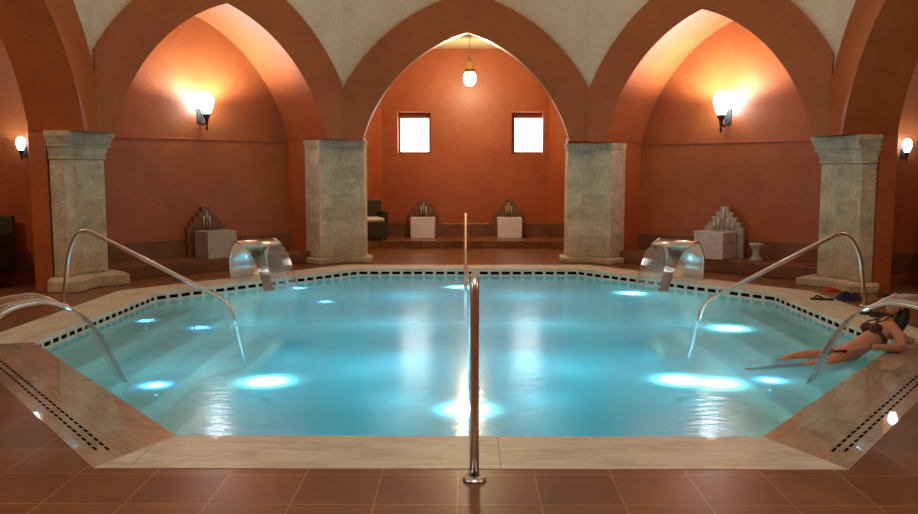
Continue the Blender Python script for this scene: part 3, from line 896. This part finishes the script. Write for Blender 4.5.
mb = MB(); mb.box(-.14, .14, -.03, .03, 0, .10); tag(mb.build('folded_towel', M['red'], bevel=.02, loc=(6.72, 11.83, .95)), 'red folded towel on top of the dark bench at the right edge', 'towel')

# ------------------------------------------------------------ clothes and sandals on the deck
def cloth(pos, sx, sy, h, mat, label, name, cat, seed):
    rnd = random.Random(seed); mb = MB(); n = 26; vs = []; fs = []
    ph = [(rnd.uniform(3, 9), rnd.uniform(3, 9), rnd.uniform(0, 6)) for _ in range(5)]
    for i in range(n + 1):
        for j in range(n + 1):
            a, b = i / n * 2 - 1, j / n * 2 - 1
            rr = min(1, math.hypot(a, b) / (1 + .18 * math.sin(3 * math.atan2(b, a) + seed) + .1 * math.sin(7 * math.atan2(b, a))))
            z = max(0, (1 - rr ** 2.2)) * h * (.62 + .25 * sum(math.sin(p * a + q * b + o) for p, q, o in ph) / 2)
            k = (1 + .18 * math.sin(3 * math.atan2(b, a) + seed)) * rr / max(math.hypot(a, b), 1e-4)
            vs.append((a * k * sx, b * k * sy, max(0.001, z) + .003))
    for i in range(n):
        for j in range(n):
            a = i * (n + 1) + j; fs.append((a, a + 1, a + n + 2, a + n + 1))
    mb.add(vs, fs, smooth=True); o = mb.build(name, mat, loc=(*pos, 0))
    return tag(o, label, cat)
cloth((4.62, 10.45), .16, .12, .13, M['navy'], 'crumpled navy clothes heaped on the pool edge before the right pillar', 'clothes_heap', 'clothes', 2)
cloth((5.28, 10.72), .17, .10, .06, M['blackrubber'], 'flat black cloth lying on the tiles at the right edge', 'dark_cloth', 'cloth', 5)
def flipflop(pos, rz, mat, label, group, s=1.0):
    r = thing('flip_flop', label, 'sandal', (*pos, .003), rz, group)
    out = [(.045, -.12), (.05, .0), (.045, .09), (.02, .13), (-.02, .13), (-.045, .09), (-.038, .0), (-.035, -.12), (0, -.14)]
    mb = MB(); mb.prism([(x * s, y * s) for x, y in out], 0, .022 * s); mb.build('sole', mat, r, bevel=.004)
    mb = MB()
    for sx in (-1, 1): mb.tube(smooth_path([(0, .09 * s, .02 * s), (sx * .025 * s, .05 * s, .05 * s), (sx * .042 * s, -.02 * s, .02 * s)], 5), .007 * s, 6)
    mb.build('strap', mat, r)
    return r
g = 'flip flops on the deck'
flipflop((4.30, 10.44), R(70), M['blackrubber'], 'black flip flop left of the crumpled navy clothes', g)
flipflop((4.96, 10.22), R(100), M['blackrubber'], 'black flip flop right of the crumpled navy clothes, behind the handrail', g)
flipflop((4.42, 9.40), R(75), M['blackrubber'], 'black flip flop on the pale coping below the handrail foot, farther one', g)
flipflop((4.46, 9.25), R(82), M['blackrubber'], 'black flip flop on the pale coping below the handrail foot, nearer one', g)
flipflop((4.78, 11.20), R(80), M['red'], 'red flip flop on the tiles before the right pillar', g)

# ------------------------------------------------------------ reclining woman
def skin_obj(name, chains, mat, parent=None, loc=(0, 0, 0), sub=2):
    """chains: list of (points[(x,y,z,r)], edges or None). Roots at the first point of each chain."""
    me = bpy.data.meshes.new(name); bm = bmesh.new(); lay = bm.verts.layers.skin.verify()
    for pts, edges in chains:
        vs = []
        for i, p in enumerate(pts):
            v = bm.verts.new((p[0] - loc[0], p[1] - loc[1], p[2] - loc[2])); v[lay].radius = (p[3], p[4] if len(p) > 4 else p[3]); v[lay].use_root = (i == 0); vs.append(v)
        for a, b in (edges or [(i, i + 1) for i in range(len(pts) - 1)]): bm.edges.new((vs[a], vs[b]))
    bm.to_mesh(me); bm.free(); me.materials.append(mat)
    o = bpy.data.objects.new(name, me); COL.objects.link(o)
    if parent: o.parent = parent
    m = o.modifiers.new('skin', 'SKIN'); m.use_smooth_shade = True; m.branch_smoothing = .6
    s = o.modifiers.new('sub', 'SUBSURF'); s.levels = sub; s.render_levels = sub
    return o
WO = (3.55, 7.75, -.10)
wm = thing('person', 'woman in a dark red bikini reclining in the right corner of the pool', 'person', (3.44, 7.75, -.10))
P = [  # index: body skeleton
    (3.46, 7.74, -.12, .120),   # 0 pelvis
    (3.59, 7.76, -.05, .098),   # 1 waist
    (3.72, 7.78, .035, .108),     # 2 ribs
    (3.84, 7.81, .115, .115),   # 3 chest
    (3.93, 7.85, .19, .07),    # 4 neck base
    (3.975, 7.87, .24, .05),    # 5 neck
    (3.91, 7.69, .175, .058),   # 6 near shoulder
    (3.90, 7.55, .10, .044),    # 7 near upper arm
    (3.86, 7.44, .045, .040),   # 8 near elbow
    (3.74, 7.46, .045, .036),   # 9 forearm
    (3.62, 7.49, .045, .024),   # 10 wrist
    (3.95, 8.00, .19, .058),    # 11 far shoulder
    (4.06, 8.12, .11, .042),    # 12
    (4.16, 8.20, .05, .038),    # 13 far elbow
    (4.17, 8.08, .042, .034),   # 14
    (4.17, 7.97, .035, .024),   # 15 wrist
    (3.40, 7.64, -.13, .095),   # 16 near hip
    (3.20, 7.56, -.15, .076),  # 17 thigh
    (3.00, 7.49, -.165, .054),   # 18 knee
    (2.82, 7.42, -.18, .050),   # 19 calf
    (2.60, 7.34, -.19, .034),   # 20 ankle
    (2.52, 7.31, -.165, .034),  # 21 foot
    (2.47, 7.30, -.10, .022),   # 22 toes
    (3.40, 7.84, -.13, .095),   # 23 far hip
    (3.21, 7.80, -.12, .076),   # 24
    (3.03, 7.76, -.12, .055),   # 25 knee just out of the water
    (2.86, 7.66, -.17, .050),   # 26
    (2.68, 7.55, -.20, .034),   # 27
    (2.60, 7.52, -.19, .034),
    (2.55, 7.51, -.13, .022),
]
E = [(0, 1), (1, 2), (2, 3), (3, 4), (4, 5), (3, 6), (6, 7), (7, 8), (8, 9), (9, 10), (3, 11), (11, 12), (12, 13), (13, 14), (14, 15),
     (0, 16), (16, 17), (17, 18), (18, 19), (19, 20), (20, 21), (21, 22), (0, 23), (23, 24), (24, 25), (25, 26), (26, 27), (27, 28), (28, 29)]
chains = [(P, E)]
# hands: palm + four fingers + thumb
def hand(w, d, side, up=(0, 0, 1)):
    w = Vector(w); d = Vector(d).normalized(); s = Vector(side).normalized(); u = Vector(up)
    palm = [(*w, .022), (*(w + d * .045), .024, ), (*(w + d * .085), .022)]
    out = [(palm, None)]
    for k, ln in enumerate((.068, .078, .073, .056)):
        o = s * (-.027 + .018 * k); b = w + d * .078 + o
        out.append(([(*b, .009), (*(b + d * ln * .45 + u * .004), .0085), (*(b + d * ln * .8 - u * .006), .008), (*(b + d * ln - u * .016), .0065)], None))
    b = w + d * .03 - s * .024
    out.append(([(*b, .011), (*(b + d * .03 - s * .022), .010), (*(b + d * .06 - s * .026), .008)], None))
    return out
chains += hand((3.62, 7.49, .045), (-1, .12, -.08), (.1, 1, 0))
chains += hand((4.17, 7.97, .035), (-.15, -1, -.05), (-1, .1, 0))
# head: skull, jaw, nose
H = Vector((4.02, 7.90, .36)); upd = Vector((.45, .15, .88)).normalized(); fwd = Vector((-.78, -.45, .42)); fwd = (fwd - upd * fwd.dot(upd)).normalized(); sd = upd.cross(fwd)
body = skin_obj('body', chains, M['skin'], wm, WO)
mb = MB(); rot = Matrix((sd, fwd, upd)).transposed()
def hp(a, b, c): return H + sd * a + fwd * b + upd * c - Vector(WO)
seg, rings = 24, 18; vs = []; fs = []
for i in range(rings + 1):
    th = math.pi * i / rings
    for k in range(seg):
        w_ = 2 * math.pi * k / seg; x_ = math.sin(th) * math.cos(w_); y_ = math.sin(th) * math.sin(w_); z_ = math.cos(th)
        sx_, sy_, sz_ = .074, .092, .112
        if z_ < 0:
            f_ = 1 + .28 * z_ ; x_ *= f_; y_ = y_ * (1 + .22 * z_) + (.06 * -z_ if y_ > 0 else .22 * -z_ * 1)
        nose = math.exp(-((x_ / .13) ** 2) - ((z_ + .12) / .20) ** 2) * (y_ > .5) * .24
        brow = math.exp(-((z_ - .18) / .10) ** 2) * (y_ > .4) * .04
        eye_ = -math.exp(-(((abs(x_) - .38) / .16) ** 2) - ((z_ - .03) / .12) ** 2) * (y_ > .4) * .09
        mouth = math.exp(-((x_ / .25) ** 2) - ((z_ + .46) / .07) ** 2) * (y_ > .3) * .05
        vs.append(hp(x_ * sx_, (y_ + nose + brow + eye_ + mouth) * sy_, z_ * sz_))
for i in range(rings):
    for k in range(seg):
        k2 = (k + 1) % seg; fs.append((i * seg + k, (i + 1) * seg + k, (i + 1) * seg + k2, i * seg + k2))
mb.add(vs, fs, smooth=True)
for s in (-1, 1): mb.ball(hp(s * .076, -.005, -.01), .010, .020, .030, 10, 8, rot)
mb.build('head', M['skin'], wm)
for s in (-1, 1):
    mb = MB(); mb.ball(hp(s * .029, .080, .004), .011, .008, .007, 10, 6, rot); mb.build('eye', M['eye'], wm)
mb = MB(); mb.ball(hp(0, .094, -.052), .024, .008, .007, 12, 6, rot); mb.build('mouth', M['lip'], wm)
mb = MB(); mb.ball(hp(0, -.022, .026), .084, .098, .112, 20, 14, rot)
pth = [hp(0, -.08, .02), hp(.02, -.13, -.06), hp(.02, -.13, -.16), hp(.02, -.11, -.24), hp(.02, -.10, -.30)]
mb.tube(smooth_path([tuple(q) for q in pth], 5), [.05 + .02 * math.sin(i / 20 * math.pi) - .03 * (i / 20) ** 3 for i in range(21)], 12)
mb.build('hair', M['hair'], wm)
# bikini
ax = (Vector(P[3][:3]) - Vector(P[2][:3])).normalized(); ch = Vector((3.79, 7.795, .075))
s_ = Vector((0, 1, 0)); s_ = (s_ - ax * s_.dot(ax)).normalized(); f_ = ax.cross(s_); f_ = f_ if f_.z > 0 else -f_
mb = MB()
ringp = [ch + s_ * .128 * math.cos(t) + f_ * .112 * math.sin(t) - Vector(WO) for t in [i * math.pi / 12 for i in range(25)]]
mb.tube(ringp, .016, 8)
for s in (-1, 1):
    mb.ball(ch + s_ * s * .065 + f_ * .085 + ax * .02 - Vector(WO), .056, .056, .048, 14, 10)
    mb.tube([tuple(ch + s_ * s * .065 + f_ * .13 + ax * .05 - Vector(WO)), tuple(ch + s_ * s * .07 + f_ * .10 + ax * .12 - Vector(WO)), tuple(Vector(P[5][:3]) + f_ * .03 + s_ * s * .03 - Vector(WO))], .007, 6)
mb.build('bikini_top', M['bikini'], wm)
skin_obj('bikini_bottom', [([(3.52, 7.75, -.085, .135), (3.45, 7.74, -.12, .185), (3.40, 7.66, -.13, .125), (3.40, 7.82, -.13, .125), (3.36, 7.74, -.12, .06)], [(0, 1), (1, 2), (1, 3), (1, 4)])], M['bikini'], wm, WO)
